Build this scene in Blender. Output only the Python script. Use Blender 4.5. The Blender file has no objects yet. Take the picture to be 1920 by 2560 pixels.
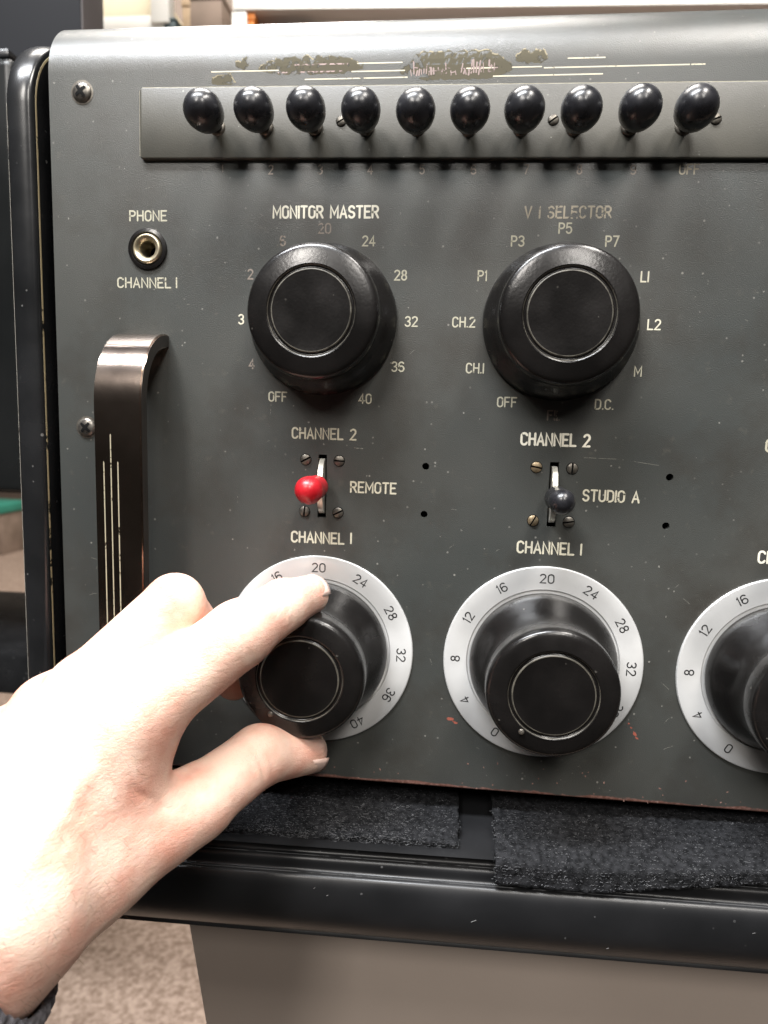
import bpy, bmesh, math, random
import numpy as np
from mathutils import Vector, Matrix, noise
from mathutils.geometry import tessellate_polygon
PI = math.pi
random.seed(7)
S = bpy.context.scene
COL = S.collection
MM = .001

# ------------------------------------------------------------------ frame of reference
# panel millimetres: x right, y up, z out of the panel towards the viewer
def V(x, y, z=0.0): return Vector((x*MM, -z*MM, y*MM))

# ------------------------------------------------------------------ camera
cam_d = bpy.data.cameras.new('camera'); cam = bpy.data.objects.new('camera', cam_d); COL.objects.link(cam)
CR = ((0.99428278, -0.04008311, 0.09897015), (0.027516, 0.99174663, 0.12522575), (-0.10317275, -0.12178654, 0.98717953))
M = Matrix.Identity(4)
for c in range(3):
    x, y, z = CR[0][c], CR[1][c], CR[2][c]
    M[0][c], M[1][c], M[2][c] = x, -z, y
M.translation = V(51.40556, 89.67664, 263.31202)
cam.matrix_world = M
cam_d.sensor_fit = 'VERTICAL'; cam_d.sensor_height = 36; cam_d.lens = 36*1728.17/2560
cam_d.clip_start = .01; cam_d.clip_end = 60
cam_d.dof.use_dof = True; cam_d.dof.focus_distance = .25; cam_d.dof.aperture_fstop = 14
S.camera = cam

# ------------------------------------------------------------------ world, lamps, exposure
w = bpy.data.worlds.new('World'); S.world = w; w.use_nodes = True
bg = w.node_tree.nodes['Background']; bg.inputs[1].default_value = 1.0
wn, wl_ = w.node_tree.nodes, w.node_tree.links                        # a dim room: pale ceiling above, dark low down
wt = wn.new('ShaderNodeTexCoord'); ws = wn.new('ShaderNodeSeparateXYZ'); wl_.new(wt.outputs['Generated'], ws.inputs[0])
wr = wn.new('ShaderNodeValToRGB'); wl_.new(ws.outputs['Z'], wr.inputs['Fac'])
wr.color_ramp.elements[0].position = .0; wr.color_ramp.elements[0].color = (.018, .016, .014, 1)
wr.color_ramp.elements[1].position = .85; wr.color_ramp.elements[1].color = (.11, .11, .12, 1)
e_ = wr.color_ramp.elements.new(.42); e_.color = (.035, .034, .034, 1)
wl_.new(wr.outputs['Color'], bg.inputs[0])
def lamp(name, loc, size, size_y, power, col, target):
    d = bpy.data.lights.new(name, 'AREA'); d.shape = 'RECTANGLE'; d.size = size; d.size_y = size_y; d.energy = power; d.color = col
    o = bpy.data.objects.new(name, d); COL.objects.link(o); o.location = V(*loc)
    dr = V(*target) - V(*loc); o.rotation_euler = dr.to_track_quat('-Z', 'Y').to_euler()
    return o
WARM = (1.0, .95, .89); COOL = (.95, .97, 1.0)
lamp('ceiling_lamp', (-430, 1500, 590), .95, .24, 78, COOL, (-430, 0, 590))
lamp('ceiling_lamp', (640, 1500, 700), .24, .8, 32, WARM, (640, 0, 760))
lamp('ceiling_lamp', (-650, 1500, 1900), .36, .6, 30, WARM, (0, 0, 300))
lamp('ceiling_lamp', (560, 1500, 1950), .36, .6, 22, WARM, (0, 0, 300))
lamp('ceiling_lamp', (-300, 2000, -560), 1.2, .5, 55, WARM, (-300, 0, -1100))  # unseen lamp added to brighten the shelves behind the console
lamp('ceiling_lamp', (-1200, 2200, -2600), 1.6, 1.0, 130, WARM, (-1200, 0, -2600))
S.view_settings.view_transform = 'Standard'; S.view_settings.look = 'None'
S.view_settings.exposure = 0.0; S.view_settings.gamma = 1; S.view_settings.use_curve_mapping = False
S.render.engine = 'CYCLES'

# ------------------------------------------------------------------ materials
def newmat(name):
    m = bpy.data.materials.new(name); m.use_nodes = True
    return m, m.node_tree.nodes, m.node_tree.links, m.node_tree.nodes['Principled BSDF']
def noise_mat(name, c1, c2, scale=40, rough=(.4, .55), metal=0, bump=.0, bscale=None, detail=4, spec=.5, aniso=0, coat=0, sss=0, sub=None):
    m, n, l, b = newmat(name)
    tc = n.new('ShaderNodeTexCoord'); t = n.new('ShaderNodeTexNoise'); t.inputs['Scale'].default_value = scale; t.inputs['Detail'].default_value = detail
    l.new(tc.outputs['Object'], t.inputs['Vector'])
    r = n.new('ShaderNodeValToRGB'); r.color_ramp.elements[0].color = (*c1, 1); r.color_ramp.elements[1].color = (*c2, 1)
    r.color_ramp.elements[0].position = .35; r.color_ramp.elements[1].position = .65
    l.new(t.outputs['Fac'], r.inputs['Fac']); l.new(r.outputs['Color'], b.inputs['Base Color'])
    mr = n.new('ShaderNodeMapRange'); mr.inputs['To Min'].default_value = rough[0]; mr.inputs['To Max'].default_value = rough[1]
    mr.inputs['From Min'].default_value = .3; mr.inputs['From Max'].default_value = .7
    l.new(t.outputs['Fac'], mr.inputs['Value']); l.new(mr.outputs['Result'], b.inputs['Roughness'])
    b.inputs['Metallic'].default_value = metal; b.inputs['Specular IOR Level'].default_value = spec
    b.inputs['Coat Weight'].default_value = coat; b.inputs['Coat Roughness'].default_value = .12
    if aniso:
        b.inputs['Anisotropic'].default_value = aniso; tg = n.new('ShaderNodeTangent'); tg.direction_type = 'RADIAL'; tg.axis = 'Y'; l.new(tg.outputs[0], b.inputs['Tangent'])
    if sss:
        b.inputs['Subsurface Weight'].default_value = sss; b.inputs['Subsurface Radius'].default_value = (1, .35, .2); b.inputs['Subsurface Scale'].default_value = .004
    if bump:
        t2 = n.new('ShaderNodeTexNoise'); t2.inputs['Scale'].default_value = bscale or scale*8; t2.inputs['Detail'].default_value = 3
        l.new(tc.outputs['Object'], t2.inputs['Vector'])
        bp = n.new('ShaderNodeBump'); bp.inputs['Strength'].default_value = bump; bp.inputs['Distance'].default_value = .0004
        l.new(t2.outputs['Fac'], bp.inputs['Height']); l.new(bp.outputs['Normal'], b.inputs['Normal'])
    return m
def speckle(m, scale=500, thr=.78, col=(.35, .34, .3), dens_scale=14, amount=.8):
    """sparse pale specks: dust and tiny paint chips that belong to the surface"""
    n, l = m.node_tree.nodes, m.node_tree.links; b = n['Principled BSDF']
    tc = n.new('ShaderNodeTexCoord'); vo = n.new('ShaderNodeTexVoronoi'); vo.inputs['Scale'].default_value = scale
    l.new(tc.outputs['Object'], vo.inputs['Vector'])
    # cell random value picks few cells; distance keeps only their middle
    sep = n.new('ShaderNodeSeparateColor'); l.new(vo.outputs['Color'], sep.inputs[0])
    g = n.new('ShaderNodeMath'); g.operation = 'GREATER_THAN'; g.inputs[1].default_value = thr; l.new(sep.outputs[0], g.inputs[0])
    mul0 = n.new('ShaderNodeMath'); mul0.operation = 'MULTIPLY'; mul0.inputs[1].default_value = .42; l.new(sep.outputs[1], mul0.inputs[0])
    d = n.new('ShaderNodeMath'); d.operation = 'LESS_THAN'; l.new(vo.outputs['Distance'], d.inputs[0]); l.new(mul0.outputs[0], d.inputs[1])
    mm_ = n.new('ShaderNodeMath'); mm_.operation = 'MULTIPLY'; l.new(g.outputs[0], mm_.inputs[0]); l.new(d.outputs[0], mm_.inputs[1])
    am = n.new('ShaderNodeMath'); am.operation = 'MULTIPLY'; l.new(mm_.outputs[0], am.inputs[0])
    mb = n.new('ShaderNodeMath'); mb.operation = 'MULTIPLY'; mb.inputs[1].default_value = amount; l.new(sep.outputs[2], mb.inputs[0]); l.new(mb.outputs[0], am.inputs[1])
    mx = n.new('ShaderNodeMix'); mx.data_type = 'RGBA'; mx.inputs[7].default_value = (*col, 1)
    l.new(am.outputs[0], mx.inputs[0])
    src = b.inputs['Base Color'].links[0].from_socket
    l.new(src, mx.inputs[6]); l.new(mx.outputs[2], b.inputs['Base Color'])
    return m
def edge_rust(m, zc, width, col1=(.13, .06, .045), col2=(.22, .12, .10)):
    """worn rusty band along the height zc (metres, object space)"""
    n, l = m.node_tree.nodes, m.node_tree.links; b = n['Principled BSDF']
    tc = n.new('ShaderNodeTexCoord'); sx = n.new('ShaderNodeSeparateXYZ'); l.new(tc.outputs['Object'], sx.inputs[0])
    a = n.new('ShaderNodeMath'); a.operation = 'SUBTRACT'; a.inputs[1].default_value = zc; l.new(sx.outputs['Z'], a.inputs[0])
    ab = n.new('ShaderNodeMath'); ab.operation = 'ABSOLUTE'; l.new(a.outputs[0], ab.inputs[0])
    dv = n.new('ShaderNodeMath'); dv.operation = 'DIVIDE'; dv.inputs[1].default_value = width; l.new(ab.outputs[0], dv.inputs[0])
    mp = n.new('ShaderNodeMapping'); mp.inputs['Scale'].default_value = (60, 60, 330); l.new(tc.outputs['Object'], mp.inputs[0])
    t = n.new('ShaderNodeTexNoise'); t.inputs['Scale'].default_value = 1; t.inputs['Detail'].default_value = 6; t.inputs['Roughness'].default_value = .7; l.new(mp.outputs[0], t.inputs['Vector'])
    sc = n.new('ShaderNodeMath'); sc.operation = 'MULTIPLY'; sc.inputs[1].default_value = 2.6; l.new(t.outputs['Fac'], sc.inputs[0])
    sb = n.new('ShaderNodeMath'); sb.operation = 'SUBTRACT'; l.new(sc.outputs[0], sb.inputs[0]); l.new(dv.outputs[0], sb.inputs[1])
    mr = n.new('ShaderNodeMapRange'); mr.inputs['From Min'].default_value = .72; mr.inputs['From Max'].default_value = .95; l.new(sb.outputs[0], mr.inputs['Value'])
    t2 = n.new('ShaderNodeTexNoise'); t2.inputs['Scale'].default_value = 700; l.new(tc.outputs['Object'], t2.inputs['Vector'])
    r = n.new('ShaderNodeValToRGB'); r.color_ramp.elements[0].color = (*col1, 1); r.color_ramp.elements[1].color = (*col2, 1)
    r.color_ramp.elements[0].position = .4; r.color_ramp.elements[1].position = .62; l.new(t2.outputs['Fac'], r.inputs['Fac'])
    mx = n.new('ShaderNodeMix'); mx.data_type = 'RGBA'
    l.new(mr.outputs['Result'], mx.inputs[0]); l.new(b.inputs['Base Color'].links[0].from_socket, mx.inputs[6]); l.new(r.outputs['Color'], mx.inputs[7]); l.new(mx.outputs[2], b.inputs['Base Color'])
    return m
def worn_paint(name, col, keep, scale=900):
    """paint that has flaked away in places: 'keep' is the share left"""
    m, n, l, b = newmat(name)
    b.inputs['Base Color'].default_value = (*col, 1); b.inputs['Roughness'].default_value = .6
    tc = n.new('ShaderNodeTexCoord'); t = n.new('ShaderNodeTexNoise'); t.inputs['Scale'].default_value = scale; t.inputs['Detail'].default_value = 4
    t1 = n.new('ShaderNodeTexNoise'); t1.inputs['Scale'].default_value = scale*.16
    l.new(tc.outputs['Object'], t.inputs['Vector']); l.new(tc.outputs['Object'], t1.inputs['Vector'])
    ad = n.new('ShaderNodeMath'); ad.operation = 'ADD'; l.new(t.outputs['Fac'], ad.inputs[0]); l.new(t1.outputs['Fac'], ad.inputs[1])
    mr = n.new('ShaderNodeMapRange'); c = 1.0 + (keep-.5)*.62
    mr.inputs['From Min'].default_value = c-.06; mr.inputs['From Max'].default_value = c+.06; mr.inputs['To Min'].default_value = 1; mr.inputs['To Max'].default_value = 0
    l.new(ad.outputs[0], mr.inputs['Value']); l.new(mr.outputs['Result'], b.inputs['Alpha'])
    return m

PANEL = dict(c1=(.043, .0470, .0450), c2=(.060, .0605, .0550), scale=9, rough=(.28, .37), bump=.24, bscale=2700, spec=.55)
M_panel = edge_rust(speckle(noise_mat('panel_paint', **PANEL), 1000, .974, (.30, .29, .26), amount=.7), -.0540, .0023)
def grime(m, col, scale, lo, hi, amount):
    n, l = m.node_tree.nodes, m.node_tree.links; b = n['Principled BSDF']; tc = n.new('ShaderNodeTexCoord')
    t = n.new('ShaderNodeTexNoise'); t.inputs['Scale'].default_value = scale; t.inputs['Detail'].default_value = 7; t.inputs['Roughness'].default_value = .65; l.new(tc.outputs['Object'], t.inputs['Vector'])
    mr = n.new('ShaderNodeMapRange'); mr.inputs['From Min'].default_value = lo; mr.inputs['From Max'].default_value = hi; mr.inputs['To Max'].default_value = amount; l.new(t.outputs['Fac'], mr.inputs['Value'])
    mx = n.new('ShaderNodeMix'); mx.data_type = 'RGBA'; mx.inputs[7].default_value = (*col, 1)
    l.new(mr.outputs['Result'], mx.inputs[0]); l.new(b.inputs['Base Color'].links[0].from_socket, mx.inputs[6]); l.new(mx.outputs[2], b.inputs['Base Color']); return m
grime(M_panel, (.034, .030, .025), 22, .48, .70, .7); grime(M_panel, (.085, .082, .070), 190, .60, .74, .6)
M_plate = speckle(noise_mat('key_plate_paint', (.046, .045, .038), (.064, .060, .048), 30, (.38, .48), bump=.15, bscale=2200, spec=.55), 950, .965, (.3, .3, .26), amount=.8)
M_edge = noise_mat('worn_plate_edge', (.30, .27, .19), (.5, .47, .36), 200, (.4, .5))
M_bake = noise_mat('black_bakelite', (.0055, .005, .0048), (.009, .008, .0076), 60, (.19, .30), bump=.10, bscale=900, spec=.5)
speckle(M_bake, 900, .993, (.16, .15, .13), amount=.6)
M_ball = noise_mat('ball_bakelite', (.010, .010, .0115), (.018, .018, .021), 200, (.22, .34), spec=.55)
speckle(M_ball, 900, .985, (.12, .12, .12), amount=.5)
M_groove = noise_mat('worn_groove_edge', (.034, .031, .025), (.095, .087, .07), 260, (.35, .5))
M_alu = noise_mat('brushed_aluminium', (.70, .70, .69), (.78, .78, .77), 40, (.36, .44), metal=.55, aniso=.7)
M_black = noise_mat('black_void', (.004, .004, .004), (.006, .006, .006), 20, (.6, .7), spec=.1)
M_dark = noise_mat('black_lacquer', (.007, .0073, .0077), (.012, .0123, .013), 30, (.16, .30), bump=.05, bscale=300)
speckle(M_dark, 500, .98, (.2, .2, .19), amount=.5)
M_rail = noise_mat('black_moulding', (.008, .0083, .009), (.013, .0133, .0145), 24, (.32, .46), bump=.08, bscale=240)
speckle(M_rail, 700, .99, (.16, .16, .16), amount=.5)
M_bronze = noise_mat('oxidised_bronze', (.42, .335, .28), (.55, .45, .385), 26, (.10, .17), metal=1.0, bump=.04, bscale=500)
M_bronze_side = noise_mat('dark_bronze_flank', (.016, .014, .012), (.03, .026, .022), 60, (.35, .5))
M_brassline = worn_paint('brass_inlay', (.30, .27, .19), .8, 1500)
M_brass = noise_mat('aged_brass', (.42, .36, .24), (.62, .55, .40), 160, (.28, .42), metal=.85)
M_nickel = noise_mat('dull_nickel', (.62, .60, .53), (.78, .76, .68), 160, (.3, .42), metal=.6)
M_screw = noise_mat('dull_steel_screw', (.10, .09, .078), (.17, .155, .13), 500, (.34, .5), metal=.7)
M_screwb = noise_mat('tarnished_brass_screw', (.22, .165, .10), (.30, .235, .15), 500, (.34, .5), metal=.6)
M_phil = noise_mat('blued_steel_screw', (.11, .10, .09), (.2, .185, .16), 500, (.26, .4), metal=.7)
M_red = noise_mat('red_plastic', (.33, .007, .012), (.44, .012, .02), 200, (.28, .4), bump=.08, bscale=900)
M_l_fresh = worn_paint('lettering_fresh', (.72, .69, .58), 1.0)
M_l_good = worn_paint('lettering_good', (.54, .51, .40), .94)
M_l_worn = worn_paint('lettering_worn', (.38, .36, .275), .95)
M_l_faint = worn_paint('lettering_faint', (.30, .265, .20), .66)
M_l_ghost = worn_paint('lettering_ghost', (.22, .185, .155), .74)
M_num = worn_paint('black_numerals', (.012, .012, .013), .95)
M_chip = worn_paint('red_primer', (.27, .075, .05), .72, 700)
M_primer = worn_paint('chipped_primer', (.17, .085, .06), .5, 700)
M_olive = worn_paint('olive_undercoat', (.098, .088, .062), .70, 420); M_olive.node_tree.nodes['Principled BSDF'].inputs['Roughness'].default_value = .8; M_olive.node_tree.nodes['Principled BSDF'].inputs['Specular IOR Level'].default_value = .12
M_gold = worn_paint('gold_edge', (.22, .185, .11), .45, 600)
M_pinkish = worn_paint('worn_badge_metal', (.34, .25, .23), .48, 700)
M_skin = None

# ------------------------------------------------------------------ mesh helpers
def mesh(name, verts, faces, mat, parent=None, smooth=False, loc=(0, 0, 0)):
    """verts in panel millimetres relative to loc"""
    me = bpy.data.meshes.new(name); me.from_pydata([V(*v) for v in verts], [], faces)
    bm = bmesh.new(); bm.from_mesh(me); bmesh.ops.recalc_face_normals(bm, faces=bm.faces); bm.to_mesh(me); bm.free()
    me.materials.append(mat)
    if smooth: me.polygons.foreach_set('use_smooth', [True]*len(me.polygons))
    o = bpy.data.objects.new(name, me); COL.objects.link(o); o.location = V(*loc)
    if parent: o.parent = parent
    return o
def flat_edges(o, ang=35):
    """smooth shading that keeps corners sharper than ang"""
    me = o.data; bm = bmesh.new(); bm.from_mesh(me)
    for f in bm.faces: f.smooth = True
    for e in bm.edges:
        if len(e.link_faces) == 2 and e.calc_face_angle(0) > math.radians(ang): e.smooth = False
    bm.to_mesh(me); bm.free(); return o
def empty(name, loc, label=None, cat=None, group=None):
    o = bpy.data.objects.new(name, None); COL.objects.link(o); o.location = V(*loc); o.empty_display_size = .01
    if label: tag(o, label, cat, group)
    return o
def tag(o, label=None, cat=None, group=None, kind=None):
    if label: o['label'] = label
    if cat: o['category'] = cat
    if group: o['group'] = group
    if kind: o['kind'] = kind
    return o
def lathe(profile, seg=72, cx=0, cy=0, sx=1, sy=1):
    """profile (r,z) turned about the z axis; r=0 ends close to a point"""
    v, f, rows = [], [], []
    for r, z in profile:
        if r < 1e-6: rows.append([len(v)]); v.append((cx, cy, z))
        else:
            rows.append(list(range(len(v), len(v)+seg)))
            v += [(cx+r*sx*math.cos(2*PI*k/seg), cy+r*sy*math.sin(2*PI*k/seg), z) for k in range(seg)]
    for a, b in zip(rows, rows[1:]):
        for k in range(seg):
            k2 = (k+1) % seg
            if len(a) == 1 and len(b) == 1: continue
            if len(a) == 1: f.append((a[0], b[k], b[k2]))
            elif len(b) == 1: f.append((a[k], a[k2], b[0]))
            else: f.append((a[k], a[k2], b[k2], b[k]))
    return v, f
def smoothp(pts, n=4):
    """Catmull-Rom through the profile points"""
    out = []
    for i in range(len(pts)-1):
        p0 = pts[max(i-1, 0)]; p1 = pts[i]; p2 = pts[i+1]; p3 = pts[min(i+2, len(pts)-1)]
        for k in range(n):
            t = k/n
            out.append(tuple(.5*((2*p1[j])+(-p0[j]+p2[j])*t+(2*p0[j]-5*p1[j]+4*p2[j]-p3[j])*t*t+(-p0[j]+3*p1[j]-3*p2[j]+p3[j])*t**3) for j in range(2)))
    out.append(pts[-1]); return out
def box(x0, x1, y0, y1, z0, z1):
    v = [(x, y, z) for x in (x0, x1) for y in (y0, y1) for z in (z0, z1)]
    return v, [(0, 1, 3, 2), (4, 6, 7, 5), (0, 4, 5, 1), (2, 3, 7, 6), (0, 2, 6, 4), (1, 5, 7, 3)]
def bevbox(name, x0, x1, y0, y1, z0, z1, mat, parent=None, bev=2.0, seg=2, loc=(0, 0, 0), noise_amp=0):
    v, f = box(x0, x1, y0, y1, z0, z1); o = mesh(name, v, f, mat, parent, loc=loc)
    bm = bmesh.new(); bm.from_mesh(o.data); bmesh.ops.bevel(bm, geom=bm.edges[:], offset=bev*MM, segments=seg, affect='EDGES', profile=.6); bm.to_mesh(o.data); bm.free()
    return flat_edges(o, 50)
def join(parts):
    V_, F_ = [], []
    for v, f in parts:
        n = len(V_); V_ += v; F_ += [tuple(i+n for i in q) for q in f]
    return V_, F_

# ------------------------------------------------------------------ single-stroke engraving alphabet (unit height)
def arc(cx, cy, rx, ry, a0, a1, n=10): return [(cx+rx*math.cos(math.radians(a0+(a1-a0)*k/n)), cy+ry*math.sin(math.radians(a0+(a1-a0)*k/n))) for k in range(n+1)]
O_ = arc(.27, .73, .27, .27, 0, 180) + arc(.27, .27, .27, .27, 180, 360) + [(.54, .73)]
G = {
 'A': (.6, [[(0, 0), (.3, 1), (.6, 0)], [(.1, .32), (.5, .32)]]),
 'C': (.54, [arc(.27, .73, .27, .27, 20, 180) + arc(.27, .27, .27, .27, 180, 340)]),
 'D': (.54, [[(0, 0), (0, 1), (.25, 1)] + arc(.25, .7, .29, .3, 90, 0, 6) + arc(.25, .3, .29, .3, 0, -90, 6) + [(0, 0)]]),
 'E': (.5, [[(.5, 1), (0, 1), (0, 0), (.5, 0)], [(0, .52), (.4, .52)]]),
 'F': (.5, [[(.5, 1), (0, 1), (0, 0)], [(0, .52), (.4, .52)]]),
 'H': (.54, [[(0, 0), (0, 1)], [(.54, 0), (.54, 1)], [(0, .52), (.54, .52)]]),
 'I': (.0, [[(0, 0), (0, 1)]]),
 'L': (.48, [[(0, 1), (0, 0), (.48, 0)]]),
 'M': (.68, [[(0, 0), (0, 1), (.34, .3), (.68, 1), (.68, 0)]]),
 'N': (.56, [[(0, 0), (0, 1), (.56, 0), (.56, 1)]]),
 'O': (.54, [O_]),
 'P': (.52, [[(0, 0), (0, 1), (.27, 1)] + arc(.27, .74, .25, .26, 90, -90) + [(0, .48)]]),
 'R': (.54, [[(0, 0), (0, 1), (.27, 1)] + arc(.27, .74, .25, .26, 90, -90) + [(0, .48)], [(.28, .48), (.54, 0)]]),
 'S': (.52, [arc(.26, .75, .25, .25, 20, 270) + arc(.26, .25, .26, .25, 90, -160)]),
 'T': (.54, [[(0, 1), (.54, 1)], [(.27, 1), (.27, 0)]]),
 'U': (.54, [[(0, 1), (0, .27)] + arc(.27, .27, .27, .27, 180, 360) + [(.54, 1)]]),
 'V': (.58, [[(0, 1), (.29, 0), (.58, 1)]]),
 '0': (.54, [O_]), '1': (.1, [[(0, .84), (.1, 1), (.1, 0)]]),
 '2': (.52, [arc(.26, .74, .26, .26, 160, -30) + [(0, 0), (.54, 0)]]),
 '3': (.52, [arc(.25, .76, .25, .24, 155, -80) , arc(.25, .26, .27, .26, 90, -155)]),
 '4': (.56, [[(.4, 0), (.4, 1), (0, .28), (.56, .28)]]),
 '5': (.52, [[(.48, 1), (.06, 1), (.02, .55)] + arc(.25, .32, .27, .32, 125, -150)]),
 '6': (.54, [arc(.27, .72, .27, .28, 35, 180, 7) + [(0, .5)] + arc(.27, .29, .27, .29, 180, 540, 18)]),
 '7': (.5, [[(0, 1), (.5, 1), (.16, 0)]]),
 '8': (.52, [arc(.26, .76, .22, .24, -90, 270), arc(.26, .26, .26, .26, 90, 450)]),
 '9': (.54, [arc(.27, .28, .27, .28, 215, 360, 7) + [(.54, .5)] + arc(.27, .71, .27, .29, 0, 360, 18)]),
 '.': (.02, [[(0, .02), (.02, .02)]]), ' ': (.32, []),
}
LAYER = [0]
def ribbon(pts, wd, z, pf=None):
    """flat stroke with round ends; pf maps (x,y) to the place"""
    parts = []
    LAYER[0] = (LAYER[0] + 1) % 6; z = z + LAYER[0]*.006
    P = []
    for p in pts:
        if not P or math.hypot(p[0]-P[-1][0], p[1]-P[-1][1]) > 1e-4: P.append(p)
    if len(P) < 2: return [], []
    L, R = [], []
    for i, p in enumerate(P):
        a = P[i-1] if i else P[i]; b = P[i+1] if i < len(P)-1 else P[i]
        d1 = (p[0]-a[0], p[1]-a[1]) if i else (b[0]-p[0], b[1]-p[1]); d2 = (b[0]-p[0], b[1]-p[1]) if i < len(P)-1 else d1
        n1 = math.hypot(*d1); n2 = math.hypot(*d2); d1 = (d1[0]/n1, d1[1]/n1); d2 = (d2[0]/n2, d2[1]/n2)
        t = (d1[0]+d2[0], d1[1]+d2[1]); tn = math.hypot(*t)
        if tn < .2: t = d1; tn = 1
        t = (t[0]/tn, t[1]/tn); nx, ny = -t[1], t[0]; c = max(.55, nx*-d1[1]+ny*d1[0]); h = wd/2/c
        L.append((p[0]+nx*h, p[1]+ny*h)); R.append((p[0]-nx*h, p[1]-ny*h))
    v, f = [], []
    for l_, r_ in zip(L, R): v += [(*l_, z), (*r_, z)]
    for i in range(len(P)-1): f.append((2*i, 2*i+1, 2*i+3, 2*i+2))
    for end, nb, base in ((P[0], P[1], 0), (P[-1], P[-2], 2*len(P)-2)):
        a0 = math.atan2(end[1]-nb[1], end[0]-nb[0]); k0 = len(v)
        v += [(end[0]+wd/2*math.cos(a0+t), end[1]+wd/2*math.sin(a0+t), z) for t in (PI/4, 0, -PI/4)]
        ids = [base, k0, k0+1, k0+2, base+1] if base else [base+1, k0, k0+1, k0+2, base]
        f.append(tuple(ids))
    return v, f
def text_geo(s, x, y, h, ang=0, wd=None, gap=.24, width=None, jitter=.0, z=.03, wide=1.0):
    """centred on (x,y); ang clockwise degrees; width stretches the whole word"""
    wd = (wd or h*.15)*1.12
    tot = 0; pos = []
    for ch in s: pos.append(tot); tot += G[ch][0]*wide + gap
    tot -= gap
    sx = (width/(tot*h)) if width else 1
    parts = []; a = -math.radians(ang); ca, sa = math.cos(a), math.sin(a)
    for ch, p in zip(s, pos):
        dy = random.uniform(-jitter, jitter)*h
        for st in G[ch][1]:
            pts = []
            for gx, gy in st:
                u = ((p + gx*wide) - tot/2)*h*sx; q = (gy-.5)*h + dy
                pts.append((x + u*ca - q*sa, y + u*sa + q*ca))
            parts.append(ribbon(pts, wd, z))
    return join(parts)
def face_front(o):
    bm = bmesh.new(); bm.from_mesh(o.data)
    for f in bm.faces:
        if f.normal.y > 0: f.normal_flip()
    bm.to_mesh(o.data); bm.free(); return o
def lettering(items, mat, parent, name='lettering', label=None, one=False):
    if one: return face_front(mesh(name, *join([text_geo(*a, **k) for a, k in items]), mat, parent))
    for a, k in items:
        o = face_front(mesh(name, *text_geo(*a, **k), mat, parent))
        if label: o['label'] = label

# ------------------------------------------------------------------ SETTING
FL = -700
me_floor = mesh('floor', [(-6000, FL, 120), (5000, FL, 120), (5000, FL, -7000), (-6000, FL, -7000)], [(0, 1, 2, 3)],
     noise_mat('speckled_carpet', (.185, .130, .098), (.345, .262, .208), 135, (.85, .95), bump=.5, bscale=400, detail=6, spec=.1)); tag(me_floor, kind='structure')
wl = mesh('wall', *box(-6000, 5000, FL, 2700, -7100, -7000), noise_mat('wall_paint', (.55, .5, .44), (.6, .55, .49), 3, (.7, .8))); tag(wl, kind='structure')

# shelving far behind the console
M_white = noise_mat('white_melamine', (.80, .78, .72), (.86, .84, .79), 6, (.4, .5))
sh = empty('shelf_unit', (-380, FL, -1030), 'white shelf unit behind the grey panel, its boards cropped by the top of the photo', 'shelf')
def shbox(nm, x0, x1, y0, y1, z0, z1, mat, par=sh, bev=2): return bevbox(nm, x0+380, x1+380, y0-FL, y1-FL, z0+1030, z1+1030, mat, par, bev)
o = shbox('shelf_board', -365, 1400, 797, 832, -1330, -1000, M_white); o.rotation_euler.z = math.radians(2.0)
shbox('shelf_board', -1300, -492, 770, 798, -1330, -1010, M_white)
shbox('upright', -366, -340, 0+FL+.5, 796, -1030, -1003, M_white)
shbox('upright', -513, -480, 782, 1100, -1030, -1003, M_white)
shbox('shelf_board', -1300, -368, 640, 664, -1330, -1010, M_white)
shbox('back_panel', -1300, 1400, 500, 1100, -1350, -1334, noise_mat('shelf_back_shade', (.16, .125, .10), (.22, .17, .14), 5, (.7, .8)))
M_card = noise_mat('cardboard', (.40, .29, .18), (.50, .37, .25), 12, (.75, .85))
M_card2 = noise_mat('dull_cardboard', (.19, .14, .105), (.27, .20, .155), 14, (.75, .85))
def simple_box(name, x0, x1, y0, y1, z0, z1, mat, label, cat, group=None, lidc=None):
    r = empty(name, ((x0+x1)/2, y0, (z0+z1)/2), label, cat, group); cx, cz = (x0+x1)/2, (z0+z1)/2
    bevbox('body', x0-cx, x1-cx, 0, (y1-y0)*.8, z0-cz, z1-cz, mat, r, 2)
    bevbox('lid', x0-cx-1.5, x1-cx+1.5, (y1-y0)*.8+.3, y1-y0, z0-cz-1.5, z1-cz+1.5, lidc or mat, r, 1.5)
    return r
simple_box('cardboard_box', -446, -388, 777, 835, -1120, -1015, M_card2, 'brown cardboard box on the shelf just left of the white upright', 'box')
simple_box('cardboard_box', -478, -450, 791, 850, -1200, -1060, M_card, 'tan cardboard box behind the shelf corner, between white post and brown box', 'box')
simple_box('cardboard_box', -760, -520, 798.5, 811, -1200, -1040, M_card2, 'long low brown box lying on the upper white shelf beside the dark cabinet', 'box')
simple_box('storage_box', -760, -516, 811.5, 860, -1200, -1045, noise_mat('cream_plastic', (.72, .64, .46), (.78, .70, .52), 8, (.5, .6)), 'cream box resting on the long brown box on the shelf', 'box')
simple_box('binder', -491, -470, 770, 791, -1080, -1008, noise_mat('teal_board', (.05, .075, .08), (.07, .10, .105), 20, (.5, .6)), 'small dark teal binder at the foot of the white post', 'binder')
simple_box('storage_tray', -469, -372, 755, 776, -1130, -1012, noise_mat('grey_tray', (.06, .056, .053), (.09, .085, .08), 20, (.5, .6)), 'dark grey tray under the brown cardboard box on the shelf', 'tray')
simple_box('folder', -339, -328, 740, 795, -1110, -1010, noise_mat('orange_card', (.75, .22, .03), (.85, .28, .05), 20, (.5, .6)), 'orange folder standing right beside the white shelf upright', 'folder')
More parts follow.
